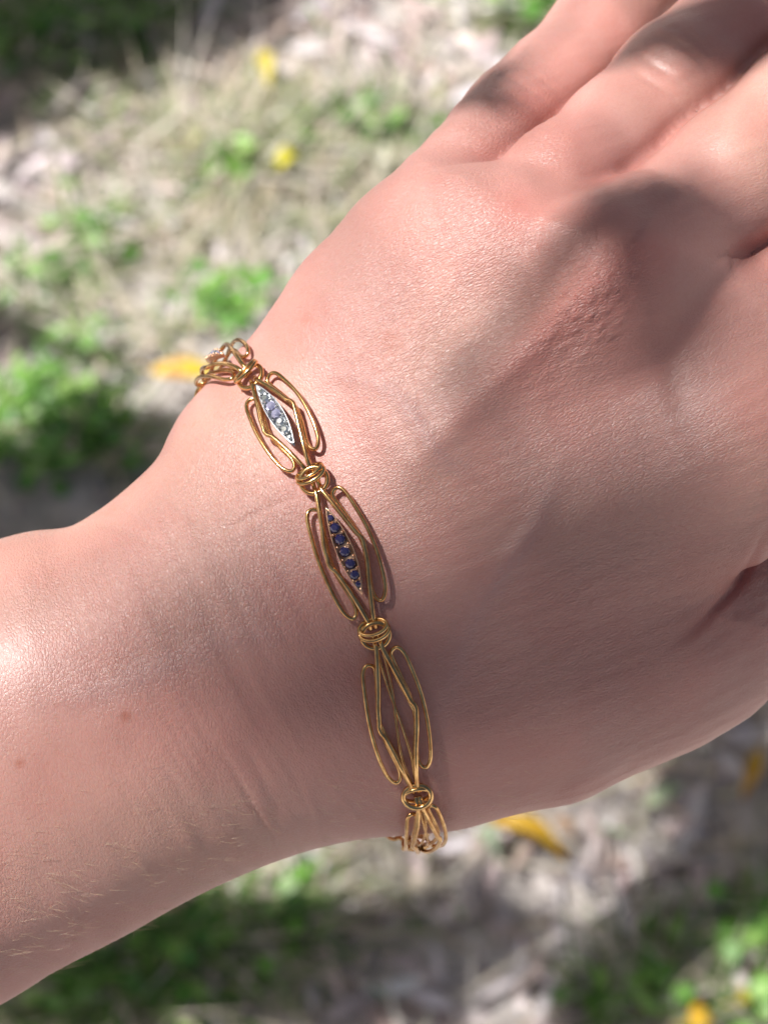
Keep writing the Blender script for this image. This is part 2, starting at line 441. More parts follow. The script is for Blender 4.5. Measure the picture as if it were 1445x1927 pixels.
# ---- skin material
skin, n, b = new_mat('skin')
at = N(n, 'ShaderNodeAttribute', attribute_name='tint'); fl = N(n, 'ShaderNodeAttribute', attribute_name='flow'); hm = N(n, 'ShaderNodeAttribute', attribute_name='hand')
wn = N(n, 'ShaderNodeTexNoise', Scale=0.9, Detail=3.0); n.links.new(fl.outputs['Vector'], wn.inputs['Vector'])
glint = []
def cells(rot, sc3, base):
    mp = N(n, 'ShaderNodeMapping'); mp.vector_type = 'TEXTURE'; mp.inputs['Rotation'].default_value = (0, 0, rot); mp.inputs['Scale'].default_value = tuple(1 / x for x in sc3)
    n.links.new(fl.outputs['Vector'], mp.inputs[0])
    wv = N(n, 'ShaderNodeVectorMath', operation='MULTIPLY_ADD'); n.links.new(wn.outputs['Color'], wv.inputs[0]); wv.inputs[1].default_value = (.55, .55, .55); n.links.new(mp.outputs[0], wv.inputs[2])
    v1 = N(n, 'ShaderNodeTexVoronoi', feature='DISTANCE_TO_EDGE', Scale=base); n.links.new(wv.outputs[0], v1.inputs['Vector'])
    v2 = N(n, 'ShaderNodeTexVoronoi', feature='DISTANCE_TO_EDGE', Scale=base * 2.1); n.links.new(wv.outputs[0], v2.inputs['Vector'])
    v3 = N(n, 'ShaderNodeTexVoronoi', feature='F1', Scale=base); n.links.new(wv.outputs[0], v3.inputs['Vector'])
    hi = v3.outputs['Distance']
    a_ = maprange(n, v1.outputs['Distance'], 0.0, 0.24); b_ = maprange(n, v2.outputs['Distance'], 0.0, 0.22)
    glint.append(v3.outputs['Color'])
    return a_, math_node(n, 'ADD', math_node(n, 'ADD', math_node(n, 'MULTIPLY', a_, .8), math_node(n, 'MULTIPLY', b_, .4)), math_node(n, 'MULTIPLY', hi, -.35))
f1, fh = cells(0.0, (1.6, .8, 1.2), 1.7)
g1, gh = cells(math.radians(-20), (.62, 1.8, 1.2), 1.7)
sel = hm.outputs['Fac']
def blend(a, b_): return math_node(n, 'ADD', math_node(n, 'MULTIPLY', a, math_node(n, 'SUBTRACT', 1.0, sel)), math_node(n, 'MULTIPLY', b_, sel))
h1 = blend(f1, g1); hh = blend(fh, gh)
n3 = N(n, 'ShaderNodeTexNoise', Scale=5.0, Detail=3.0); n.links.new(fl.outputs['Vector'], n3.inputs['Vector'])
hh = math_node(n, 'ADD', hh, math_node(n, 'MULTIPLY', n3.outputs['Fac'], 0.6))
rl = N(n, 'ShaderNodeAttribute', attribute_name='relief')
bp = N(n, 'ShaderNodeBump', Strength=1.0, Distance=0.00007); n.links.new(rl.outputs['Fac'], bp.inputs['Strength']); n.links.new(hh, bp.inputs['Height'])
n.links.new(bp.outputs[0], b.inputs['Normal'])
# capillaries tint the pigment slightly; grooves between skin cells a little darker
n4 = N(n, 'ShaderNodeTexNoise', Scale=2.2, Detail=5.0, Roughness=0.7); n.links.new(fl.outputs['Vector'], n4.inputs['Vector'])
cc = mixcol(n, maprange(n, n4.outputs['Fac'], 0.42, 0.72, 0, 0.3), at.outputs['Color'], (0.48, 0.185, 0.15))
cc = mixcol(n, maprange(n, h1, 0.0, 0.5, 0.07, 0.0), cc, (0.42, 0.21, 0.16))
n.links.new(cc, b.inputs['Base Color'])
b.inputs['Roughness'].default_value = 0.40; b.inputs['IOR'].default_value = 1.45; b.inputs['Specular IOR Level'].default_value = 0.85
b.inputs['Subsurface Weight'].default_value = 0.45; b.inputs['Subsurface Radius'].default_value = (1.0, 0.36, 0.2); b.inputs['Subsurface Scale'].default_value = 0.0012
b.inputs['Sheen Weight'].default_value = 0.04

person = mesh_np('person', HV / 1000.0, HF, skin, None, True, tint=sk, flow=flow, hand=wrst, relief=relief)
person.matrix_world = Matrix([[*R3[0], ORG[0]], [*R3[1], ORG[1]], [*R3[2], ORG[2]], [0, 0, 0, 1]])
tag(person, 'bare left forearm and relaxed hand held out over the grass, wearing a gold bracelet', 'person')
ARM_M = person.matrix_world.copy()

# ------------------------------------------------------------------ the bracelet
def gold_mat(name, c1, c2, rough):
    m, n, b = new_mat(name)
    tc = N(n, 'ShaderNodeTexCoord'); t1 = N(n, 'ShaderNodeTexNoise', Scale=700.0, Detail=4.0, Roughness=.65); n.links.new(tc.outputs['Object'], t1.inputs['Vector'])
    n.links.new(mixcol(n, maprange(n, t1.outputs['Fac'], .36, .62), c1, c2), b.inputs['Base Color'])
    b.inputs['Metallic'].default_value = 1.0
    n.links.new(maprange(n, t1.outputs['Fac'], .3, .7, rough, rough + .12), b.inputs['Roughness'])
    t2 = N(n, 'ShaderNodeTexNoise', Scale=2600.0, Detail=2.0); n.links.new(tc.outputs['Object'], t2.inputs['Vector'])
    bp = N(n, 'ShaderNodeBump', Strength=0.35, Distance=0.00003); n.links.new(t2.outputs['Fac'], bp.inputs['Height']); n.links.new(bp.outputs[0], b.inputs['Normal'])
    return m
gold = gold_mat('reflection_mottled_gold', (0.90, 0.60, 0.27), (0.58, 0.32, 0.13), 0.11)  # darker mottling painted in place of dark reflections on the wires
rose = gold_mat('rose_gold', (0.80, 0.50, 0.33), (0.70, 0.42, 0.27), 0.28)
silver = gold_mat('white_metal', (0.50, 0.51, 0.52), (0.62, 0.62, 0.62), 0.28)
sapphire, n, b = new_mat('sapphire')
b.inputs['Base Color'].default_value = (0.018, 0.014, 0.075, 1); b.inputs['Roughness'].default_value = 0.10; b.inputs['IOR'].default_value = 1.77
b.inputs['Coat Weight'].default_value = 0.15; b.inputs['Coat Roughness'].default_value = 0.03
diamond, n, b = new_mat('diamond')
b.inputs['Base Color'].default_value = (0.66, 0.69, 0.70, 1); b.inputs['Metallic'].default_value = 0.85; b.inputs['Roughness'].default_value = 0.06; b.inputs['Coat Weight'].default_value = 1.0; b.inputs['Coat Roughness'].default_value = 0.02
lilac, n, b = new_mat('lilac_stone')
b.inputs['Base Color'].default_value = (0.46, 0.45, 0.62, 1); b.inputs['Metallic'].default_value = 0.5; b.inputs['Roughness'].default_value = 0.06; b.inputs['Coat Weight'].default_value = 1.0; b.inputs['Coat Roughness'].default_value = 0.02

hand_bvh = BVHTree.FromPolygons([tuple(x) for x in HV_in.tolist()], [tuple(x) for x in HF.tolist()])
def hit(u, v):
    d = P(u, v, -20) - np.array([0, 0, D]); r_ = hand_bvh.ray_cast(Vector((0, 0, D)), Vector(d).normalized())
    return np.array(r_[0]) if r_[0] is not None else None
ra = hit(478, 722); rb = hit(703, 1193); rc = hit(766, 1475)
bn = np.cross(rb - ra, rc - ra); bn /= np.linalg.norm(bn)
if bn @ np.array([math.cos(.42), math.sin(.42), 0]) < 0: bn = -bn       # points towards the hand
ctr = (P(385, 735, -19) + P(755, 1568, -21)) / 2
ctr = ctr - bn * ((ctr - rb) @ bn)
down = np.cross(bn, [0, 0, 1.0]); down /= np.linalg.norm(down)
if down[1] > 0: down = -down
upv = np.cross(down, bn); upv /= np.linalg.norm(upv)
if upv[2] < 0: upv = -upv
loop = []; offs = []
for a_ in np.linspace(0, 2 * math.pi, 181)[:-1]:
    dr = math.sin(a_) * down + math.cos(a_) * upv            # 0 = towards the camera, grows down the picture
    sh_ = 7.0 * np.interp(math.degrees(a_), [55, 125, 160, 250], [0, 1, 1, 0]); c2_ = ctr + bn * sh_; offs.append(sh_)
    r_ = hand_bvh.ray_cast(Vector(c2_ + dr * 70), Vector(-dr))
    loop.append(np.linalg.norm(np.array(r_[0]) - c2_))
loop = np.array(loop)
ker = np.exp(-.5 * (np.arange(-8, 9) / 3.5) ** 2); ker /= ker.sum()
loop = np.convolve(np.r_[loop[-8:], loop, loop[:8]], ker, 'valid')
angs = np.linspace(0, 2 * math.pi, 181)[:-1]
slack = 0.35 + 1.5 * np.clip(np.cos(angs - math.radians(128)), 0, 1) ** 2 + .5 * np.clip(np.cos(angs - math.radians(275)), 0, 1) ** 3
offs = np.array(offs); offs = np.convolve(np.r_[offs[-8:], offs, offs[:8]], ker, 'valid')
LP = ctr + offs[:, None] * bn + ((loop + slack)[:, None]) * (np.sin(angs)[:, None] * down + np.cos(angs)[:, None] * upv)
LPc = np.vstack([LP, LP[:1]])
seg = np.linalg.norm(np.diff(LPc, axis=0), axis=1); S = np.r_[0, np.cumsum(seg)]; TOT = S[-1]
def path(s):
    s = np.asarray(s, float) % TOT
    return np.stack([np.interp(s, S, LPc[:, i]) for i in range(3)], -1)
def frame(s):
    t = path(np.asarray(s) + .8) - path(np.asarray(s) - .8); t /= np.linalg.norm(t, axis=-1, keepdims=True)
    nn = np.cross(t, np.broadcast_to(bn, t.shape)); nn /= np.linalg.norm(nn, axis=-1, keepdims=True)
    out = path(s) - ctr
    sg = np.sign((nn * out).sum(-1, keepdims=True))
    return t, nn * sg
snr = []
for s__ in np.linspace(0, TOT, 121)[:-1]:
    acc_ = np.zeros(3)
    for ds in (-2, 0, 2):
        for dx in (-3, -1.5, 0, 1.5, 3):
            tt_, nn_ = frame(np.array([s__ + ds])); o_ = path(s__ + ds) + bn * dx + nn_[0] * 6
            h_ = hand_bvh.ray_cast(Vector(o_), Vector(-nn_[0]))
            if h_[0] is not None: acc_ += np.array(h_[1]) * (1 if np.array(h_[1]) @ nn_[0] > 0 else -1)
    snr.append(acc_ / np.linalg.norm(acc_))
snr = np.array(snr); kk_ = np.exp(-.5 * (np.arange(-5, 6) / 2.2) ** 2); kk_ /= kk_.sum()
snr = np.stack([np.convolve(np.r_[snr[-5:, i], snr[:, i], snr[:5, i]], kk_, 'valid') for i in range(3)], 1)
snr = np.vstack([snr, snr[:1]])
def frame3(s):
    s = np.asarray(s, float); t, _ = frame(s); g_ = np.linspace(0, TOT, 121)
    nn = np.stack([np.interp(s % TOT, g_, snr[:, i]) for i in range(3)], -1)
    nn = nn - t * (nn * t).sum(-1, keepdims=True); nn /= np.linalg.norm(nn, axis=-1, keepdims=True)
    bb = np.cross(t, nn); bb *= np.sign(bb @ bn)[..., None]
    return t, nn, bb
def place(sv, xv, hv):
    "arc length, sideways offset (towards the hand positive), height over the skin, mm -> arm frame mm"
    p_ = path(sv); t, nn, bb = frame3(sv)
    return p_ + np.asarray(xv)[..., None] * bb + np.asarray(hv)[..., None] * nn
def s_of(u, v):
    pu, pv = pix(LP); m = (LP - ctr) @ nn_vis > -1e9
    dd = (pu - u) ** 2 + (pv - v) ** 2 + np.where((LP - ctr) @ upv < -6, 1e7, 0)
    i = int(np.argmin(dd)); return S[i]
nn_vis = upv
ringpx = [(470, 714), (591, 895), (703, 1193), (768, 1490)]
rs = [s_of(*p_) for p_ in ringpx]
rs = [r_ - TOT if r_ > TOT * .6 else r_ for r_ in rs]

def tube_vf(pts, r, sides=8, closed=False, squash=1.0):
    p = np.asarray(pts, float); m = len(p)
    t = (np.roll(p, -1, 0) - np.roll(p, 1, 0)) if closed else np.gradient(p, axis=0)
    t /= np.linalg.norm(t, axis=1, keepdims=True) + 1e-12
    a = np.cross(t[0], [0.3, 0.2, 1.0]); a /= np.linalg.norm(a); A = []
    for i in range(m):
        a = a - t[i] * (a @ t[i]); a /= np.linalg.norm(a); A.append(a)
    A = np.array(A); B = np.cross(t, A)
    rr = np.broadcast_to(np.asarray(r, float), (m,))
    an = np.linspace(0, 2 * math.pi, sides, endpoint=False)
    V = (p[:, None] + rr[:, None, None] * (np.cos(an)[None, :, None] * A[:, None] + squash * np.sin(an)[None, :, None] * B[:, None])).reshape(-1, 3)
    i, j = np.meshgrid(np.arange(m if closed else m - 1), np.arange(sides), indexing='ij')
    i2 = (i + 1) % m; j2 = (j + 1) % sides
    F = np.stack([i * sides + j, i * sides + j2, i2 * sides + j2, i2 * sides + j], -1).reshape(-1, 4)
    F = F.tolist()
    if not closed: F += [list(range(sides))[::-1], [(m - 1) * sides + j for j in range(sides)]]
    return V, F
def join_vf(parts):
    V = []; F = []; o = 0
    for v_, f_ in parts:
        V.append(v_); F += [[x + o for x in q_] for q_ in (f_.tolist() if isinstance(f_, np.ndarray) else f_)]; o += len(v_)
    return np.vstack(V), F

brac = bpy.data.objects.new('bracelet', None); col.objects.link(brac)
brac.empty_display_size = 0.01
tag(brac, 'thin gold wire link bracelet with diamond and sapphire set links around the wrist', 'bracelet')
root_pt = path(0.0)
BM = ARM_M @ Matrix.Translation(Vector(root_pt / 1000))
brac.matrix_world = BM
def bobj(name, V, F, mat, parent, smooth=True):
    o = mesh_np(name, (np.asarray(V) - root_pt) / 1000.0, F, mat, parent, smooth)
    return o

WS = [1.0]
def wire(s0, L, prof, closed=False, per=6):
    "prof: (s fraction, side mm, height mm)"
    q_ = catmull(prof, per, closed)
    return place(s0 + q_[:, 0] * L, q_[:, 1] * WS[0], q_[:, 2])

def gem_vf(s, x, h, rad, asp=1.0, n_=8, ht=.35, twist=0.0):
    an = np.linspace(0, 2 * math.pi, n_, endpoint=False) + twist
    V = []; 
    for rr, hh in ((1.0, 0.0), (1.0, ht * .25), (.82, ht * .65), (.48, ht)):
        off = (.5 * math.pi / n_ if rr == .82 else 0)
        V.append(place(s + rad * rr * asp * np.cos(an + off), x + rad * rr * np.sin(an + off), np.full(n_, h + hh * rad * 2)))
    V = np.vstack(V); F = []
    for k_ in range(3):
        for j in range(n_): F.append([k_ * n_ + j, k_ * n_ + (j + 1) % n_, (k_ + 1) * n_ + (j + 1) % n_, (k_ + 1) * n_ + j])
    F.append([3 * n_ + j for j in range(n_)])
    return V, F

def make_link(s0, s1, kind, jig):
    L = s1 - s0; J = np.random.default_rng(jig)
    e = lambda a=.06: float(J.normal() * a)
    kite = []
    tops = 1.05; c = 0.16
    for sg in (1, -1):
        sh = .03 * sg                                  # the two bends sit a little askew
        pr = [(-.045, .30 * sg, .35), (0, .34 * sg, .75), (.05, .40 * sg, tops), (.18, .95 * sg, tops + c), (.30, 1.48 * sg, tops + c), (.40, 1.93 * sg + e(.03), tops + c),
              (.455 - sh, 2.18 * sg, tops + c), (.49 - sh, 2.30 * sg, tops + c), (.53 - sh, 2.18 * sg, tops + c), (.60, 1.80 * sg + e(.03), tops + c), (.72, 1.26 * sg, tops + c), (.84, .80 * sg, tops + c), (.95, .42 * sg, tops), (1.0, .36 * sg, .75), (1.045, .30 * sg, .35)]
        kite.append(tube_vf(wire(s0, L, pr), 0.295, 10, squash=.9))
    link = bobj('link', *join_vf(kite), gold, brac)
    back = []
    for sg in (1, -1):
        if kind == 'plain':
            back.append(tube_vf(wire(s0, L, [(.0, .25 * sg, .5), (.15, .30 * sg, .35), (.35, .12 * sg, .3), (.55, -.28 * sg, .3), (.78, -.55 * sg, .35), (.97, -.2 * sg, .5)]), .17, 8))
            back.append(tube_vf(wire(s0, L, [(.02, .42 * sg, .6), (.2, .8 * sg, .3), (.42, 1.75 * sg, .2), (.5, 2.0 * sg, .2), (.6, 1.7 * sg, .2), (.8, .8 * sg, .3), (.97, .45 * sg, .6)]), .17, 8))
        else:
            back.append(tube_vf(wire(s0, L, [(.02, .32 * sg, .4), (.2, 1.02 * sg, .2), (.44, 2.02 * sg, .15), (.49, 2.22 * sg, .15), (.60, 1.76 * sg, .15), (.82, .86 * sg, .2), (.97, .4 * sg, .4)]), .17, 8))
    bobj('back_wire', *join_vf(back), gold, link)
    for sg in (1, -1):
        o_ = -.03 * sg
        pr = [(.12 + o_, 1.15 * sg, .35), (.095 + o_, 1.75 * sg, .5), (.105 + o_, 2.25 * sg, .6), (.15 + o_, 2.65 * sg, .65), (.25 + o_, 2.95 * sg, .7), (.40 + o_, 3.25 * sg, .7), (.55 + o_, 3.30 * sg, .7), (.70 + o_, 3.12 * sg, .7),
              (.82 + o_, 2.78 * sg, .65), (.88 + o_, 2.35 * sg, .6), (.905 + o_, 1.85 * sg, .5), (.88 + o_, 1.35 * sg, .4), (.80 + o_, 1.25 * sg, .3), (.6 + o_, 1.95 * sg, .2), (.45 + o_, 2.05 * sg, .2), (.3 + o_, 1.6 * sg, .2), (.18 + o_, 1.2 * sg, .25)]
        bobj('side_loop', *tube_vf(wire(s0, L, pr, True, 5), 0.25, 8, True), gold, link)
    if kind in ('sapphire', 'diamond', 'lilac'):
        a0, a1, hw = (.155, .80, 1.02) if kind == 'sapphire' else (.10, .80, 1.0)
        if kind == 'lilac': a0, a1, hw = .28, .72, .68
        f = np.linspace(0, 1, 25); wd = hw * np.sin(np.pi * f) ** .85
        def ring_line(sc_, h_):
            mid = (a0 + a1) / 2
            ss = s0 + L * (mid + (a0 - mid + (a1 - a0) * f) * 1.0) ; ss = s0 + L * mid + (ss - s0 - L * mid) * (1 if sc_ == 1 else sc_)
            A_ = place(ss, wd * sc_, np.full(25, h_)); B_ = place(ss[::-1], -wd[::-1] * sc_, np.full(25, h_))
            return np.vstack([A_, B_[1:-1]])
        top = tops + .62
        rings_ = [ring_line(.9, tops - .05), ring_line(1, top - .12), ring_line(1, top), ring_line(.90, top + .02), ring_line(.86, top - .16)]
        m_ = len(rings_[0]); V = np.vstack(rings_); F = []
        for k_ in range(4):
            for j in range(m_): F.append([k_ * m_ + j, k_ * m_ + (j + 1) % m_, (k_ + 1) * m_ + (j + 1) % m_, (k_ + 1) * m_ + j])
        F.append([4 * m_ + j for j in range(m_)]); 
        st = bobj('gem_setting', V, F, silver if kind == 'diamond' else rose, link)
        n_g = 7
        pos = np.array([.14, .255, .385, .52, .655, .775, .875]) if kind == 'sapphire' else np.array([.15, .265, .385, .51, .635, .755, .865])
        beads = []
        for i_, g_ in enumerate(pos):
            hwid = hw * math.sin(math.pi * g_) ** .85
            rad = min(.63, hwid * .84) * (1 if kind == 'sapphire' else .97)
            if kind == 'sapphire': mt = sapphire
            elif kind == 'diamond': mt = lilac if i_ in (2, 3) else diamond
            else: mt = lilac if i_ % 2 else diamond
            bobj('gemstone', *gem_vf(s0 + L * (a0 + (a1 - a0) * g_), e(.02), top - .14, rad, .96 + e(.03), 8, .36, float(J.uniform(0, 1))), mt, link, False)
            if i_ < n_g - 1:
                gm = (pos[i_] + pos[i_ + 1]) / 2; hm_ = hw * math.sin(math.pi * gm) ** .85
                for sg in (-1, 1):
                    beads.append(gem_vf(s0 + L * (a0 + (a1 - a0) * gm) + e(.03), sg * hm_ * .62, top - .08, .165 + e(.015), 1, 6, 1.0))
        for g_ in (.05, .955): beads.append(gem_vf(s0 + L * (a0 + (a1 - a0) * g_), 0, top - .1, .12, 1, 6, .9))
        bobj('prong', *join_vf(beads), silver if kind == 'diamond' else rose, link)['kind'] = 'stuff'
    return link

def torus_pts(s, R1, R2, tilt, dt, dh, turn=0.0):
    "ring round the point at arc length s; tilt about the sideways axis"
    t, nn, bv = frame3(np.array([s])); t, nn, bv = t[0], nn[0], bv[0]; p_ = path(s) + nn * (.75 + dh) + t * dt
    tt = t * math.cos(tilt) + nn * math.sin(tilt)
    bb = bv
    an = np.linspace(0, 2 * math.pi, 36, endpoint=False)
    return p_ + R1 * np.cos(an)[:, None] * tt + R2 * np.sin(an)[:, None] * bb
def make_knot(s, style):
    if style == 'round':
        a_ = [tube_vf(torus_pts(s, 1.55, 1.62, .18, 0, .15), .33, 10, True)]
        bobj('jump_ring', *a_[0], gold, brac)
        bobj('jump_ring', *tube_vf(torus_pts(s, 1.45, 1.6, -.35, .15, -.25), .26, 10, True), gold, brac)
    else:
        bobj('jump_ring', *tube_vf(torus_pts(s, 1.50, 1.58, -.10, .35, .0), .29, 10, True), gold, brac)
        bobj('jump_ring', *tube_vf(torus_pts(s, 1.10, 1.68, .62, -.25, .45), .25, 10, True), gold, brac)
        bobj('jump_ring', *tube_vf(torus_pts(s, 1.05, 1.62, .80, -.75, .35), .23, 10, True), gold, brac)

G_ = 1.15
for i_, kd in enumerate(('diamond', 'sapphire', 'plain')):
    make_link(rs[i_] + G_, rs[i_ + 1] - G_, kd, 5 + i_)
stops = [rs[3]]
rest = TOT - (rs[3] - rs[0]); nrest = 6; pitch = rest / nrest
kinds = ['plain', 'plain', 'plain', 'plain', 'plain', 'lilac']
knots = list(rs)
for i_ in range(nrest):
    a_ = rs[3] + pitch * i_
    WS[0] = .72 if i_ == 0 else .9
    make_link(a_ + G_, a_ + pitch - G_, kinds[i_], 20 + i_)
    if i_: knots.append(a_)
for i_, s in enumerate(knots): make_knot(s, 'round' if i_ >= 3 else 'wrapped')

# ------------------------------------------------------------------ fine hairs on the arm and hand
hair_mat, n, b = new_mat('fair_hair')
b.inputs['Base Color'].default_value = (0.62, 0.46, 0.30, 1); b.inputs['Roughness'].default_value = 0.35
fc = HV_in[HF].mean(1); fu, fv = pix(fc)
fN = HN[HF].mean(1); far_ = np.linalg.norm(np.cross(HV_in[HF[:, 2]] - HV_in[HF[:, 0]], HV_in[HF[:, 3]] - HV_in[HF[:, 1]]), axis=1)
inside = (fu > -150) & (fu < 1000) & (fv > 500) & (fv < 2100) & (fN[:, 2] > -.35) & (fc[:, 0] < 20) & (fc[:, 0] > -53)
wt = far_ * inside * np.where(fv > 1560 - .25 * fu, 1.5, .75) * np.where(fu > 480, .55, 1.0)
ch = rng.choice(len(fc), 1500, p=wt / wt.sum())
HVs = []; HFs = []; o = 0
for k_, i_ in enumerate(ch):
    p_ = fc[i_] + rng.normal(size=3) * .12; nn = fN[i_]
    low = fv[i_] > 1640 - .3 * fu[i_]
    ln = rng.uniform(.4, 1.5) * (2.1 if (low and rng.random() < .5) else 1.0)
    an = math.radians(rng.normal(-8 if low else 20, 22))
    dr = np.array([math.cos(an), math.sin(an), 0]); dr -= nn * (dr @ nn) * .93; dr /= np.linalg.norm(dr)
    bend = np.cross(nn, dr) * rng.normal() * .25
    tq = np.linspace(0, 1, 5)[:, None]
    c_ = p_ + dr * ln * tq + nn * (.02 + ln * (.42 if low else .22) * tq * (1 - .35 * tq)) + bend * ln * tq ** 2
    rr = (.020 if low else .014) * (1 - .8 * tq[:, 0])
    v_, f_ = tube_vf(c_, rr, 3)
    HVs.append(v_); HFs.append(np.array(f_[:12]) + o); o += len(v_)
hair = mesh_np('hair', np.vstack(HVs) / 1000, np.vstack(HFs), hair_mat, person)
tag(hair, kind='stuff')

# ------------------------------------------------------------------ the ground
def n2(x, y, sc_, seed, oc=3):
    r_ = np.random.default_rng(seed); out = np.zeros_like(x); amp = 1.0
    for o_ in range(oc):
        for _ in range(7):
            a_ = r_.uniform(0, 6.28); f_ = r_.uniform(.7, 1.4) * sc_ * 2 ** o_
            out += amp * np.sin((x * math.cos(a_) + y * math.sin(a_)) * f_ + r_.uniform(0, 6.28)) / 2.6
        amp *= .55
    return out
def ground_z(x, y):
    return 0.004 * n2(x, y, 22, 3, 3) + 0.0015 * n2(x, y, 150, 4, 2)
def graded(c):
    inner = np.linspace(c - .5, c + .5, 260)
    return np.r_[c - np.geomspace(40, .55, 26), inner, c + np.geomspace(.55, 40, 26)]
GC = G(722, 963)
gxx, gyy = np.meshgrid(graded(GC[0]), graded(GC[1]), indexing='ij')
gv = np.stack([gxx, gyy, ground_z(gxx, gyy) * (np.abs(gxx - GC[0]) < 3) * (np.abs(gyy - GC[1]) < 3)], -1).reshape(-1, 3)
m_, k_ = gxx.shape
ii, jj = np.meshgrid(np.arange(m_ - 1), np.arange(k_ - 1), indexing='ij')
gf = np.stack([ii * k_ + jj, (ii + 1) * k_ + jj, (ii + 1) * k_ + jj + 1, ii * k_ + jj + 1], -1).reshape(-1, 4)
soil, n, b = new_mat('dry_soil')
tc = N(n, 'ShaderNodeTexCoord')
a1 = N(n, 'ShaderNodeTexNoise', Scale=9.0, Detail=6.0, Roughness=.65); n.links.new(tc.outputs['Object'], a1.inputs['Vector'])
a2 = N(n, 'ShaderNodeTexNoise', Scale=70.0, Detail=5.0, Roughness=.7); n.links.new(tc.outputs['Object'], a2.inputs['Vector'])
c1 = mixcol(n, maprange(n, a1.outputs['Fac'], .35, .65), (0.50, 0.45, 0.42), (0.67, 0.62, 0.585))
c2 = mixcol(n, maprange(n, a2.outputs['Fac'], .3, .6, .6, 0), c1, (0.10, 0.085, 0.07))
n.links.new(c2, b.inputs['Base Color']); b.inputs['Roughness'].default_value = .9
bp = N(n, 'ShaderNodeBump', Strength=1.0, Distance=0.002); n.links.new(a2.outputs['Fac'], bp.inputs['Height']); n.links.new(bp.outputs[0], b.inputs['Normal'])
gr = mesh_np('ground', gv, gf, soil); tag(gr, kind='structure')

def tint_mat(name, rough=.6, trans=0.0, spec=.4):
    m, n, b = new_mat(name)
    at = N(n, 'ShaderNodeAttribute', attribute_name='tint'); tc = N(n, 'ShaderNodeTexCoord')
    t_ = N(n, 'ShaderNodeTexNoise', Scale=220.0, Detail=3.0); n.links.new(tc.outputs['Object'], t_.inputs['Vector'])
    c_ = mixcol(n, 1.0, at.outputs['Color'], maprange(n, t_.outputs['Fac'], .3, .7, .80, 1.12), 'MULTIPLY')
    n.links.new(c_, b.inputs['Base Color']); b.inputs['Roughness'].default_value = rough; b.inputs['Specular IOR Level'].default_value = spec
    if trans:
        tr = N(n, 'ShaderNodeBsdfTranslucent'); n.links.new(c_, tr.inputs['Color'])
        mx = N(n, 'ShaderNodeMixShader'); mx.inputs[0].default_value = trans
        n.links.new(b.outputs[0], mx.inputs[1]); n.links.new(tr.outputs[0], mx.inputs[2]); n.links.new(mx.outputs[0], n.nodes['Material Output'].inputs[0])
    return m
litter_mat = tint_mat('dead_leaf', .62, .12, .5); crown_mat = tint_mat('crown_leaf', .45, .10, .5); grass_mat = tint_mat('grass_blade', .45, .35, .5); leaf_mat = tint_mat('fresh_leaf', .4, .3, .5)

def strips(cx, cy, z0, L, W, ang, pitch, curl, colr, nseg=4, roll=None, taper=1.0):
    "many narrow curved pieces at once: each a strip of nseg quads with a pointed outline and a folded midrib"
    n_ = len(cx); t = np.linspace(0, 1, nseg + 1)[None, :]
    d = np.stack([np.cos(ang), np.sin(ang)], 1)
    el = pitch[:, None] + curl[:, None] * t                       # elevation angle along the strip
    ds = L[:, None] / nseg
    hx = np.cumsum(np.cos(el) * ds, 1) - np.cos(el) * ds; hz = np.cumsum(np.sin(el) * ds, 1) - np.sin(el) * ds
    px = cx[:, None] + d[:, :1] * hx; py = cy[:, None] + d[:, 1:] * hx; pz = z0[:, None] + hz
    wd = W[:, None] * (np.sin(np.pi * (t * .93 + .04) ** .8) if taper else (1 - .85 * t ** 2) * np.ones_like(t)) * .5
    rl = (roll if roll is not None else np.zeros(n_))[:, None]
    sx = -d[:, 1:] * np.cos(rl); sy = d[:, :1] * np.cos(rl); sz = np.sin(rl)
    A = np.stack([px + sx * wd, py + sy * wd, pz + sz * wd], -1)
    B = np.stack([px - sx * wd, py - sy * wd, pz - sz * wd], -1)
    M_ = np.stack([px, py, pz - .18 * wd], -1)
    V = np.stack([A, M_, B], 2)                                    # n, seg+1, 3, 3
    base = np.arange(n_)[:, None, None] * (nseg + 1) * 3 + np.arange(nseg)[None, :, None] * 3 + np.arange(2)[None, None, :]
    F = np.stack([base, base + 1, base + 4, base + 3], -1).reshape(-1, 4)
    C_ = np.repeat(colr, (nseg + 1) * 3, 0)
    return V.reshape(-1, 3), F, C_
def pick(pal, n_, jit=.12):
    pal = np.array(pal); c_ = pal[rng.integers(0, len(pal), n_)]
    c_ = c_ * np.where(c_[:, :1] > c_[:, 1:2], np.array([[.985, .985, 1.12]]), 1.0)
    return np.clip(c_ * (1 + rng.normal(size=(n_, 1)) * jit) + rng.normal(size=(n_, 3)) * .01, .01, .9)

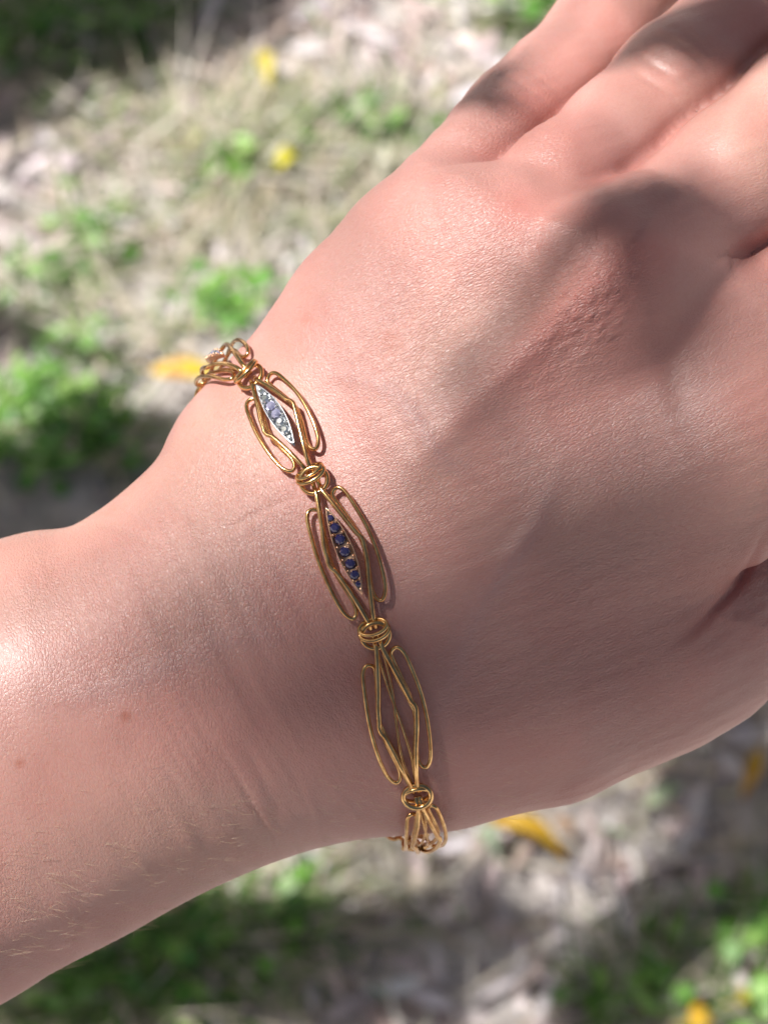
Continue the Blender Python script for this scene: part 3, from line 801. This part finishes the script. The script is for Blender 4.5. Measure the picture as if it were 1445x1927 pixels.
# green growth follows the patches seen in the photograph: pixel centre, pixel radii, weight, colour family
PATCH = [(230, 75, 65, 45, 1.0, 'grass'), (585, 265, 190, 42, .8, 'dry'), (450, 330, 60, 45, .9, 'grass'), (540, 360, 110, 80, .7, 'dry'), (700, 255, 110, 32, 1.0, 'grass'), (430, 300, 120, 60, .6, 'dry'),
         (165, 470, 50, 60, .9, 'grass'), (300, 250, 110, 60, .6, 'dry'), (140, 200, 110, 30, .6, 'dry'), (430, 590, 65, 40, 1.0, 'clover'), (75, 560, 60, 26, .7, 'grass'), (55, 780, 70, 55, 1.2, 'clover'), (170, 780, 50, 50, 1.0, 'clover'),
         (60, 890, 80, 45, .7, 'clover'), (215, 850, 40, 60, .5, 'grass'), (170, 680, 40, 30, .6, 'grass'), (580, 420, 60, 40, .5, 'dry'), (660, 330, 70, 60, .6, 'dry'), (1000, 35, 55, 40, 1.2, 'grass'), (940, 20, 60, 30, .8, 'grass'),
         (60, 60, 90, 70, .9, 'grass'), (250, 20, 150, 30, .7, 'grass'), (545, 1725, 40, 60, 1.1, 'grass'), (330, 1800, 180, 70, 1.1, 'grass'), (180, 1880, 180, 60, 1.1, 'grass'), (640, 1650, 40, 30, .4, 'dry'), (760, 1700, 60, 40, .3, 'dry'),
         (1385, 1780, 45, 25, 1.0, 'clover'), (1240, 1770, 40, 30, .6, 'grass'), (1230, 1860, 45, 40, .6, 'clover'), (1330, 1890, 60, 30, .4, 'grass'), (1435, 1900, 40, 30, .6, 'clover'), (1400, 1690, 60, 25, .5, 'grass'), (1150, 1900, 60, 40, .6, 'grass'), (320, 640, 60, 30, .5, 'dry'), (355, 470, 60, 50, .4, 'dry'), (480, 200, 130, 40, .4, 'dry')]
def scatter_patch(per, kinds_):
    us, vs, fam = [], [], []
    for (u, v, a_, b_, wt_, kd) in PATCH:
        if kd not in kinds_: continue
        k_ = int(per * wt_ * a_ * b_ / 4000)
        us.append(rng.normal(u, a_ * .62, k_)); vs.append(rng.normal(v, b_ * .62, k_)); fam += [kd] * k_
    us = np.concatenate(us); vs = np.concatenate(vs)
    dpx = (us[:, None] - 722.5) * K * R3[:, 0] + (963.5 - vs)[:, None] * K * R3[:, 1] - D * R3[:, 2]
    t = -CAM[2] / dpx[:, 2]; p_ = CAM + dpx * t[:, None]
    return p_[:, 0], p_[:, 1], np.array(fam)
parts_ = []
# dead leaves, bark chips and straw lying everywhere near
def spread_xy(n_, rad=.42):
    return GC[0] + rng.uniform(-rad, rad, n_), GC[1] + rng.uniform(-rad * 1.2, rad * 1.25, n_)
n_ = 5200; x, y = spread_xy(n_)
keep = n2(x, y, 12, 9, 2) + rng.normal(size=n_) * .5 > -.25; x, y = x[keep], y[keep]; n_ = len(x)
parts_.append(strips(x, y, ground_z(x, y) + rng.uniform(.0005, .010, n_), rng.uniform(.012, .042, n_), rng.uniform(.003, .009, n_), rng.uniform(0, 6.28, n_), rng.normal(0, .22, n_), rng.normal(-.1, .4, n_),
      pick([(.66, .58, .50), (.72, .64, .57), (.60, .48, .40), (.52, .40, .31), (.76, .70, .64), (.68, .54, .46), (.44, .35, .28), (.76, .70, .60)], n_), 5, rng.normal(0, .5, n_)))
n_ = 9000; x, y = spread_xy(n_)
parts_.append(strips(x, y, ground_z(x, y) + rng.uniform(0, .006, n_), rng.uniform(.004, .014, n_), rng.uniform(.002, .006, n_), rng.uniform(0, 6.28, n_), rng.normal(0, .3, n_), rng.normal(0, .5, n_),
      pick([(.66, .58, .51), (.50, .42, .36), (.72, .65, .59), (.44, .35, .28), (.58, .50, .41)], n_), 2, rng.normal(0, .6, n_)))
V, F, C_ = [], [], []; o = 0
for v_, f_, c_ in parts_: V.append(v_); F.append(f_ + o); C_.append(c_); o += len(v_)
tag(mesh_np('leaf_litter', np.vstack(V), np.vstack(F), litter_mat, None, True, tint=np.vstack(C_)), kind='stuff')
# straw
x, y, fam = scatter_patch(60, ('dry', 'grass')); x2, y2 = spread_xy(2600); x = np.r_[x, x2]; y = np.r_[y, y2]; n_ = len(x)
v_, f_, c_ = strips(x, y, ground_z(x, y) + rng.uniform(.001, .012, n_), rng.uniform(.02, .07, n_), rng.uniform(.0010, .0022, n_), rng.uniform(0, 6.28, n_), rng.uniform(-.05, .5, n_), rng.normal(-.3, .4, n_),
      pick([(.62, .54, .38), (.70, .64, .50), (.55, .46, .30), (.50, .46, .27)], n_), 4, None, 0)
tag(mesh_np('straw', v_, f_, litter_mat, None, True, tint=c_), kind='stuff')
# grass
x, y, fam = scatter_patch(210, ('grass', 'dry')); x2, y2 = spread_xy(3000, .6); m2 = n2(x2, y2, 9, 31, 2) > .1; x = np.r_[x, x2[m2]]; y = np.r_[y, y2[m2]]; fam = np.r_[fam, np.array(['dry'] * m2.sum())]; n_ = len(x)
thin = (fam != 'dry') | (rng.random(n_) < .40); x, y, fam = x[thin], y[thin], fam[thin]; n_ = len(x)
cg = pick([(.15, .30, .06), (.20, .40, .08), (.11, .24, .05), (.28, .44, .13)], n_); cd = pick([(.42, .48, .26), (.56, .56, .36), (.28, .42, .15), (.68, .64, .48)], n_)
cg = np.where((fam == 'dry')[:, None], cd, cg)
v_, f_, c_ = strips(x, y, ground_z(x, y) - .001, rng.uniform(.014, .042, n_), rng.uniform(.0014, .0032, n_), rng.uniform(0, 6.28, n_), rng.uniform(.3, 1.4, n_), rng.uniform(-1.2, .1, n_), cg, 4, None, 0)
tag(mesh_np('grass', v_, f_, grass_mat, None, True, tint=c_), kind='stuff')
# low clover: small round leaves on short stems
x, y, fam = scatter_patch(62, ('clover',)); x2, y2, _ = scatter_patch(22, ('grass',)); x = np.r_[x, x2]; y = np.r_[y, y2]; n_ = len(x)
hs = rng.uniform(.004, .026, n_)
v_, f_, c_ = strips(x, y, ground_z(x, y) + hs, rng.uniform(.006, .014, n_), rng.uniform(.005, .011, n_), rng.uniform(0, 6.28, n_), rng.normal(.15, .3, n_), rng.normal(-.3, .3, n_), pick([(.17, .38, .07), (.24, .48, .09), (.12, .30, .05), (.32, .54, .14)], n_), 4, rng.normal(0, .3, n_))
tag(mesh_np('clover', v_, f_, leaf_mat, None, True, tint=c_), kind='stuff')

# single leaves one can point at
def one_leaf(name, u1, v1, u2, v2, w_, colr, label, cat='leaf', h=.012, group=None, curl=-.35, roll=.15, mat=None, bow=0.0):
    a_, b_ = G(u1, v1, h), G(u2, v2, h); d_ = b_ - a_; L_ = np.linalg.norm(d_); ang = math.atan2(d_[1], d_[0])
    ns = 14; t = np.linspace(0, 1, ns + 1); V = []; F = []
    wd = w_ * np.sin(np.pi * (t * .96 + .02)) ** .75 * (1 + .25 * np.cos(np.pi * t)) * .5
    for s_i, t_ in enumerate(t):
        zz = .006 * math.sin(math.pi * t_) * (1 if curl < 0 else -1) ; sd = bow * L_ * math.sin(math.pi * t_)
        for q_ in (-1, -.5, 0, .5, 1):
            V.append((L_ * t_, q_ * wd[s_i] + sd, zz + roll * q_ * wd[s_i] + .35 * abs(q_) * wd[s_i] + .0006 * math.sin(9 * t_ + 3 * q_)))
    for s_i in range(ns):
        for q_ in range(4): F.append([s_i * 5 + q_, (s_i + 1) * 5 + q_, (s_i + 1) * 5 + q_ + 1, s_i * 5 + q_ + 1])
    nb = len(V); V += [(x_, y_, z_ - .0004) for x_, y_, z_ in V[:nb]]; F += [[i + nb for i in f_][::-1] for f_ in F]
    # short stalk
    tv, tf = tube_vf([(0.001, 0, .0003), (-.003, .0004, .0008), (-.007, .0015, .0002)], .0005, 5)
    F += [[i + len(V) for i in f_] for f_ in tf]; V = np.vstack([np.array(V), tv])
    base = np.array(colr[0])[None] * np.ones((len(V), 1)); other = np.array(colr[1])[None]
    f_ = np.clip(n2(V[:, 0], V[:, 1], 160, int(u1), 2) * .7 + .3 + (V[:, 0] / L_ > .8) * .4, 0, 1)[:, None]
    o = mesh_np(name, V, F, mat or leaf_mat, None, True, tint=base * (1 - f_) + other * f_)
    o.location = (a_[0], a_[1], a_[2] + float(ground_z(a_[0], a_[1])) * .5); o.rotation_euler = (0, 0, ang)
    return tag(o, label, cat, group)
YL = ((.80, .50, .03), (.72, .33, .03)); YG = ((.74, .62, .10), (.45, .50, .08)); PALE = ((.62, .68, .40), (.50, .60, .30)); WH = ((.80, .76, .62), (.72, .66, .50)); TAN = ((.62, .44, .30), (.50, .32, .2))
one_leaf('fallen_leaf', 285, 694, 440, 706, .0105, ((.86, .62, .06), (.80, .40, .03)), 'narrow golden yellow leaf lying behind the top of the bracelet', h=.02, bow=-.05)
one_leaf('fallen_leaf', 918, 1535, 1068, 1612, .0085, YL, 'narrow curved orange yellow leaf just below the lower edge of the hand', bow=.09)
one_leaf('fallen_leaf', 1430, 1405, 1398, 1500, .0070, YL, 'short orange leaf in shade at the right edge below the thumb')
one_leaf('fallen_leaf', 493, 98, 508, 168, .0088, YG, 'small upright yellow green leaf standing in the pale litter near the top', h=.02)
one_leaf('fallen_leaf', 522, 312, 562, 292, .0088, ((.80, .72, .06), (.60, .55, .05)), 'small bright yellow leaf in the grass left of the knuckles', h=.02)
one_leaf('fallen_leaf', 715, 335, 728, 270, .0062, ((.80, .78, .62), (.76, .72, .5)), 'cream coloured straight leaf standing near the little finger side of the hand', h=.02)
one_leaf('fallen_leaf', 350, 275, 400, 240, .0046, ((.76, .72, .42), (.70, .62, .32)), 'pale yellow slender leaf in the dry grass at upper left', h=.018)
one_leaf('fallen_leaf', 172, 622, 222, 668, .0068, ((.84, .80, .74), (.7, .6, .5)), 'bleached white leaf above the clover on the left', h=.015)
one_leaf('fallen_leaf', 270, 668, 312, 632, .0052, ((.80, .74, .66), (.7, .6, .5)), 'bleached tan leaf beside the golden leaf on the left', h=.015)
one_leaf('fallen_leaf', 900, 1550, 940, 1612, .0078, ((.52, .62, .42), (.6, .66, .5)), 'pale grey green leaf touching the curved orange leaf', h=.010)
one_leaf('fallen_leaf', 1215, 1510, 1285, 1475, .0075, ((.50, .64, .34), (.62, .72, .46)), 'light green leaf on bare soil under the thumb', h=.010)
one_leaf('fallen_leaf', 1045, 1535, 1085, 1580, .0060, TAN, 'tan dead leaf on the grey soil below the hand', h=.010)
one_leaf('fallen_leaf', 1295, 1925, 1340, 1905, .0100, YL, 'orange leaf cut by the bottom edge of the picture', h=.012)
one_leaf('fallen_leaf', 1390, 1880, 1412, 1870, .0070, ((.78, .55, .05), (.6, .5, .05)), 'small round yellow leaf in the clover at lower right', h=.015)
one_leaf('fallen_leaf', 500, 1720, 440, 1740, .0090, ((.66, .58, .46), (.60, .52, .38)), 'cream dead leaf lying against the grass under the forearm', h=.010)
one_leaf('fallen_leaf', 820, 1690, 760, 1660, .0100, ((.66, .58, .46), (.56, .48, .38)), 'broad beige dead leaf below the end of the bracelet', h=.010)

# pebbles
peb_m, n, b = new_mat('pale_stone'); tc = N(n, 'ShaderNodeTexCoord'); a1 = N(n, 'ShaderNodeTexNoise', Scale=300.0, Detail=4.0); n.links.new(tc.outputs['Object'], a1.inputs['Vector'])
n.links.new(mixcol(n, a1.outputs['Fac'], (.55, .53, .50), (.80, .79, .77)), b.inputs['Base Color']); b.inputs['Roughness'].default_value = .35
def pebble(u, v, r_, label):
    an = np.linspace(0, 2 * math.pi, 10, endpoint=False); V = []; F = []
    for lat in np.linspace(-1.2, 1.2, 6):
        for a_ in an:
            rr = r_ * (1 + .16 * math.sin(3 * a_ + u) + .1 * math.cos(2 * a_ + 4 * lat))
            V.append((rr * math.cos(lat) * math.cos(a_) * 1.2, rr * math.cos(lat) * math.sin(a_), rr * .65 * math.sin(lat)))
    for i in range(5):
        for j in range(10): F.append([i * 10 + j, i * 10 + (j + 1) % 10, (i + 1) * 10 + (j + 1) % 10, (i + 1) * 10 + j])
    F += [list(range(10))[::-1], [50 + j for j in range(10)]]
    o = mesh_np('pebble', V, F, peb_m); c_ = G(u, v, .008); o.location = (c_[0], c_[1], c_[2] + r_ * .3)
    return tag(o, label, 'pebble')
pebble(8, 742, .0034, 'small white shiny pebble in the clover at the left edge')
pebble(92, 678, .0040, 'white pebble above the clover on the left')
pebble(765, 25, .0036, 'pale grey pebble at the top between the trees shade and the fingers')
pebble(548, 492, .0032, 'tiny white pebble beside the hand edge left of the knuckles')
pebble(325, 420, .0036, 'pale round pebble in the litter left of the hand')

# ------------------------------------------------------------------ the tree whose twigs shade the scene
bark, n, b = new_mat('bark'); tc = N(n, 'ShaderNodeTexCoord'); a1 = N(n, 'ShaderNodeTexNoise', Scale=30.0, Detail=5.0); n.links.new(tc.outputs['Object'], a1.inputs['Vector'])
n.links.new(mixcol(n, a1.outputs['Fac'], (.10, .075, .055), (.26, .21, .17)), b.inputs['Base Color']); b.inputs['Roughness'].default_value = .9
bp = N(n, 'ShaderNodeBump', Strength=1.0, Distance=0.01); n.links.new(a1.outputs['Fac'], bp.inputs['Height']); n.links.new(bp.outputs[0], b.inputs['Normal'])
SIDE = np.cross(LW, [0, 0, 1.0]); SIDE /= np.linalg.norm(SIDE)
tree_base = np.array([-2.1, .9, 0.0])
lv, lf, lc = [], [], []; tw = []; lo = [0]
limb_pts = catmull([tree_base + [0, 0, 1.7], tree_base + [.45, .0, 2.05], tree_base + [1.0, -.05, 2.3], tree_base + [1.6, -.2, 2.5], tree_base + [2.2, -.3, 2.6], tree_base + [2.9, -.5, 2.65]], 10)
def tree_leaf(c_, d_, nrm, L_, W_):
    d_ = d_ / np.linalg.norm(d_); nrm = nrm - d_ * (nrm @ d_); nrm /= np.linalg.norm(nrm) + 1e-9; sd = np.cross(nrm, d_)
    t = np.array([0, .25, .55, .8, 1.0]); wv_ = np.array([.1, .85, 1.0, .6, .05]) * W_ / 2
    mid = c_ + d_ * ((t - .5) * L_)[:, None] - nrm * (.12 * L_ * (t - .5) ** 2 * 4 * .3)[:, None]
    V = np.stack([mid + sd * wv_[:, None] + nrm * wv_[:, None] * .25, mid, mid - sd * wv_[:, None] + nrm * wv_[:, None] * .25], 1).reshape(-1, 3)
    b_ = lo[0]
    for i in range(4):
        for j in range(2): lf.append([b_ + i * 3 + j, b_ + i * 3 + j + 1, b_ + (i + 1) * 3 + j + 1, b_ + (i + 1) * 3 + j])
    lv.append(V); lo[0] += 15
    lc.append(np.repeat(pick([(.05, .12, .03), (.07, .16, .035), (.10, .19, .04)], 1), 15, 0))
def perp(v_): return v_ - LW * (v_ @ LW)
def shade(u, v, z, t, L_, W_, ang):
    "a leaf t metres up the sun's ray from the point seen at this pixel, its length along the image direction ang"
    tgt = toW(P(u, v, z)); a_ = math.radians(ang)
    tree_leaf(tgt + LW * t, perp(R3 @ np.array([math.cos(a_), math.sin(a_), 0])), LW + rng.normal(size=3) * .12, L_, W_)
    return tgt + LW * t
def shade_ground(u, v, t, L_, W_, ang):
    tgt = G(u, v); a_ = math.radians(ang)
    tree_leaf(tgt + LW * t, perp(np.array([math.cos(a_), math.sin(a_), 0])), LW + rng.normal(size=3) * .15, L_, W_); return tgt + LW * t
HANDSH = [(120, 1200, -4, 2.4, .035, .006, 30), (330, 1020, -6, 2.4, .035, .005, 30), (150, 1500, -4, 2.4, .035, .004, 30),(970, 625, -1, .85, .028, .0042, 42), (1120, 470, -1, .8, .026, .0052, 38), (1235, 395, -4, .75, .018, .0090, 40), (1262, 500, -4, .8, .024, .0072, -80), (1276, 670, -5, .85, .026, .0058, -85),
          (1330, 45, -22, .6, .030, .011, 20), (1420, 60, -20, .6, .022, .011, 40), (915, 165, -26, .5, .012, .007, 60), (952, 235, -26, .5, .010, .0050, -40),
          (930, 930, -2, 2.0, .030, .0065, -50), (520, 1180, -3, 2.4, .040, .0085, 40), (1350, 640, -6, 2.1, .040, .010, 70), (1240, 900, -6, 2.2, .045, .008, 20), (1020, 1090, -5, 2.2, .035, .006, 20), 
          (1100, 1310, -8, 1.9, .06, .017, 25), (960, 1450, -16, 2.0, .06, .018, 15), (1200, 1400, -20, 2.0, .07, .020, 20), (870, 1330, -8, 2.2, .035, .007, 60)]
for a_ in HANDSH: 
    e_ = shade(*a_); tw.append(e_)
# shade on the ground: where the photograph's litter is dark
GSH = [(u, v, r_) for (u, v, r_) in [(60, 40, 80), (200, 20, 80), (330, 35, 70), (430, 20, 60), (20, 150, 60), (100, 110, 50), (10, 210, 30), (520, 5, 40), (255, 120, 20), (380, 70, 30),
      (230, 880, 55), (300, 840, 30), (120, 950, 60), (180, 960, 50), (40, 650, 25),
      (370, 1740, 60), (260, 1810, 60), (420, 1850, 70), (520, 1880, 70), (300, 1900, 80), (150, 1900, 70), (100, 1860, 50), (600, 1830, 40), (800, 1760, 22), (880, 1800, 25), (700, 1900, 40), (820, 1880, 30), (950, 1740, 16), (720, 1790, 18),
      (1330, 1430, 35), (1400, 1560, 55), (1430, 1620, 60), (1350, 1660, 50), (1290, 1720, 45), (1240, 1790, 45), (1190, 1840, 40), (1150, 1890, 40), (1440, 1500, 30), (1440, 1300, 40)]]
for (u, v, r_) in GSH:
    for _ in range(int(max(4, int(r_ / 3.0)) * (2.2 if v < 230 else 1.7 if u > 1100 else 1.0))):
        a2_ = rng.uniform(0, 6.28); q_ = math.sqrt(rng.random()) * r_
        e_ = shade_ground(u + q_ * math.cos(a2_), v + q_ * math.sin(a2_) * .9, rng.uniform(1.15, 1.6), rng.uniform(.035, .06), rng.uniform(.013, .022), rng.uniform(0, 360))
    tw.append(e_)
# the rest of the crown, away from the sunlit part of the view
fc_ = CAM
cnt_ = 0
while cnt_ < 2600:
    c_ = limb_pts[rng.integers(8, len(limb_pts))] + rng.normal(size=3) * np.array([.55, .6, .35])
    if c_[2] < 1.5: continue
    tg = c_ - LW * (c_[2] / LW[2])                      # where its shadow falls on the ground
    rel = tg - GC
    if abs(rel[0]) < .34 and abs(rel[1]) < .42: continue
    th_ = c_ - LW * ((c_[2] - ORG[2]) / LW[2]); rl2 = th_ - ORG
    if abs(rl2[0]) < .10 and abs(rl2[1]) < .12: continue
    tree_leaf(c_, rng.normal(size=3) + np.array([0, 0, -.5]), np.array([0, 0, 1.]) + rng.normal(size=3) * .5, rng.uniform(.05, .09), rng.uniform(.014, .024)); cnt_ += 1
limbs_more = [catmull([tree_base + [0, 0, h_], tree_base + np.array([.5 * dx, .5 * dy, h_ + .6]), tree_base + np.array([dx, dy, h_ + .95]), tree_base + np.array([1.6 * dx, 1.6 * dy, h_ + 1.1])], 8)
    for dx, dy, h_ in [(1.6, 1.3, 1.7), (1.9, .5, 2.2), (.6, 1.7, 2.0), (1.4, -1.3, 1.9), (.1, -1.7, 2.1), (-1.2, .6, 2.0), (2.3, -.9, 2.4), (2.5, 1.2, 2.5)]]  # unseen extra limbs for more leaves, added to darken reflections in the gold
def lights_view(p_, m1=.42, m2=.16):
    rel = p_ - LW * (p_[:, 2:] / LW[2]) - GC; rl2 = p_ - LW * ((p_[:, 2:] - ORG[2]) / LW[2]) - ORG
    return bool((((np.abs(rel[:, 0]) < m1) & (np.abs(rel[:, 1]) < m1 + .06)) | ((np.abs(rl2[:, 0]) < m2) & (np.abs(rl2[:, 1]) < m2))).any())
limbs_more = [l_ for l_ in limbs_more if not lights_view(catmull(l_, 6))]
cnt_ = 0; allp = np.vstack([l_[6:] for l_ in limbs_more])
while cnt_ < 5200:
    c_ = allp[rng.integers(0, len(allp))] + rng.normal(size=3) * np.array([.45, .45, .25])
    if c_[2] < 1.9: continue
    rel = c_ - LW * (c_[2] / LW[2]) - GC; rl2 = c_ - LW * ((c_[2] - ORG[2]) / LW[2]) - ORG
    if (abs(rel[0]) < .36 and abs(rel[1]) < .44) or (abs(rl2[0]) < .12 and abs(rl2[1]) < .14): continue
    tree_leaf(c_, rng.normal(size=3) + np.array([0, 0, -.3]), np.array([0, 0, 1.]) + rng.normal(size=3) * .4, rng.uniform(.09, .15), rng.uniform(.03, .05)); cnt_ += 1
tree = bpy.data.objects.new('tree', None); col.objects.link(tree); tree.location = tree_base
tag(tree, 'leafy tree standing left of the picture, its thin twigs reaching over the hand', 'tree')
mesh_np('crown', np.vstack(lv) - tree_base, lf, crown_mat, tree, False, tint=np.vstack(lc))
tk_ = catmull([tree_base + [0, 0, -.1], tree_base + [.03, .02, .6], tree_base + [-.02, 0, 1.2], tree_base + [0, 0, 1.75], tree_base + [-.15, .1, 2.6], tree_base + [-.1, .2, 3.6]], 8)
v_, f_ = tube_vf(tk_, np.linspace(.13, .04, len(tk_)), 14); mesh_np('trunk', v_ - tree_base, f_, bark, tree)
v_, f_ = tube_vf(limb_pts, np.linspace(.06, .012, len(limb_pts)), 10); mesh_np('limb', v_ - tree_base, f_, bark, tree)
for l_ in limbs_more:
    v_, f_ = tube_vf(l_, np.linspace(.045, .010, len(l_)), 8); mesh_np('limb', v_ - tree_base, f_, bark, tree)
tws = []
for e_ in tw:
    j_ = int(np.argmin(np.linalg.norm(limb_pts - e_ - np.array([-.5, .1, 0]), axis=1))); s0_ = limb_pts[j_]
    mid = (s0_ + e_) / 2 + np.array([0, 0, .12]) + rng.normal(size=3) * .05
    cv = catmull([s0_, mid, e_], 8); tws.append(tube_vf(cv, np.linspace(.0025, .0006, len(cv)), 5))
v_, f_ = join_vf(tws); mesh_np('twig', v_ - tree_base, f_, bark, tree)['kind'] = 'stuff'
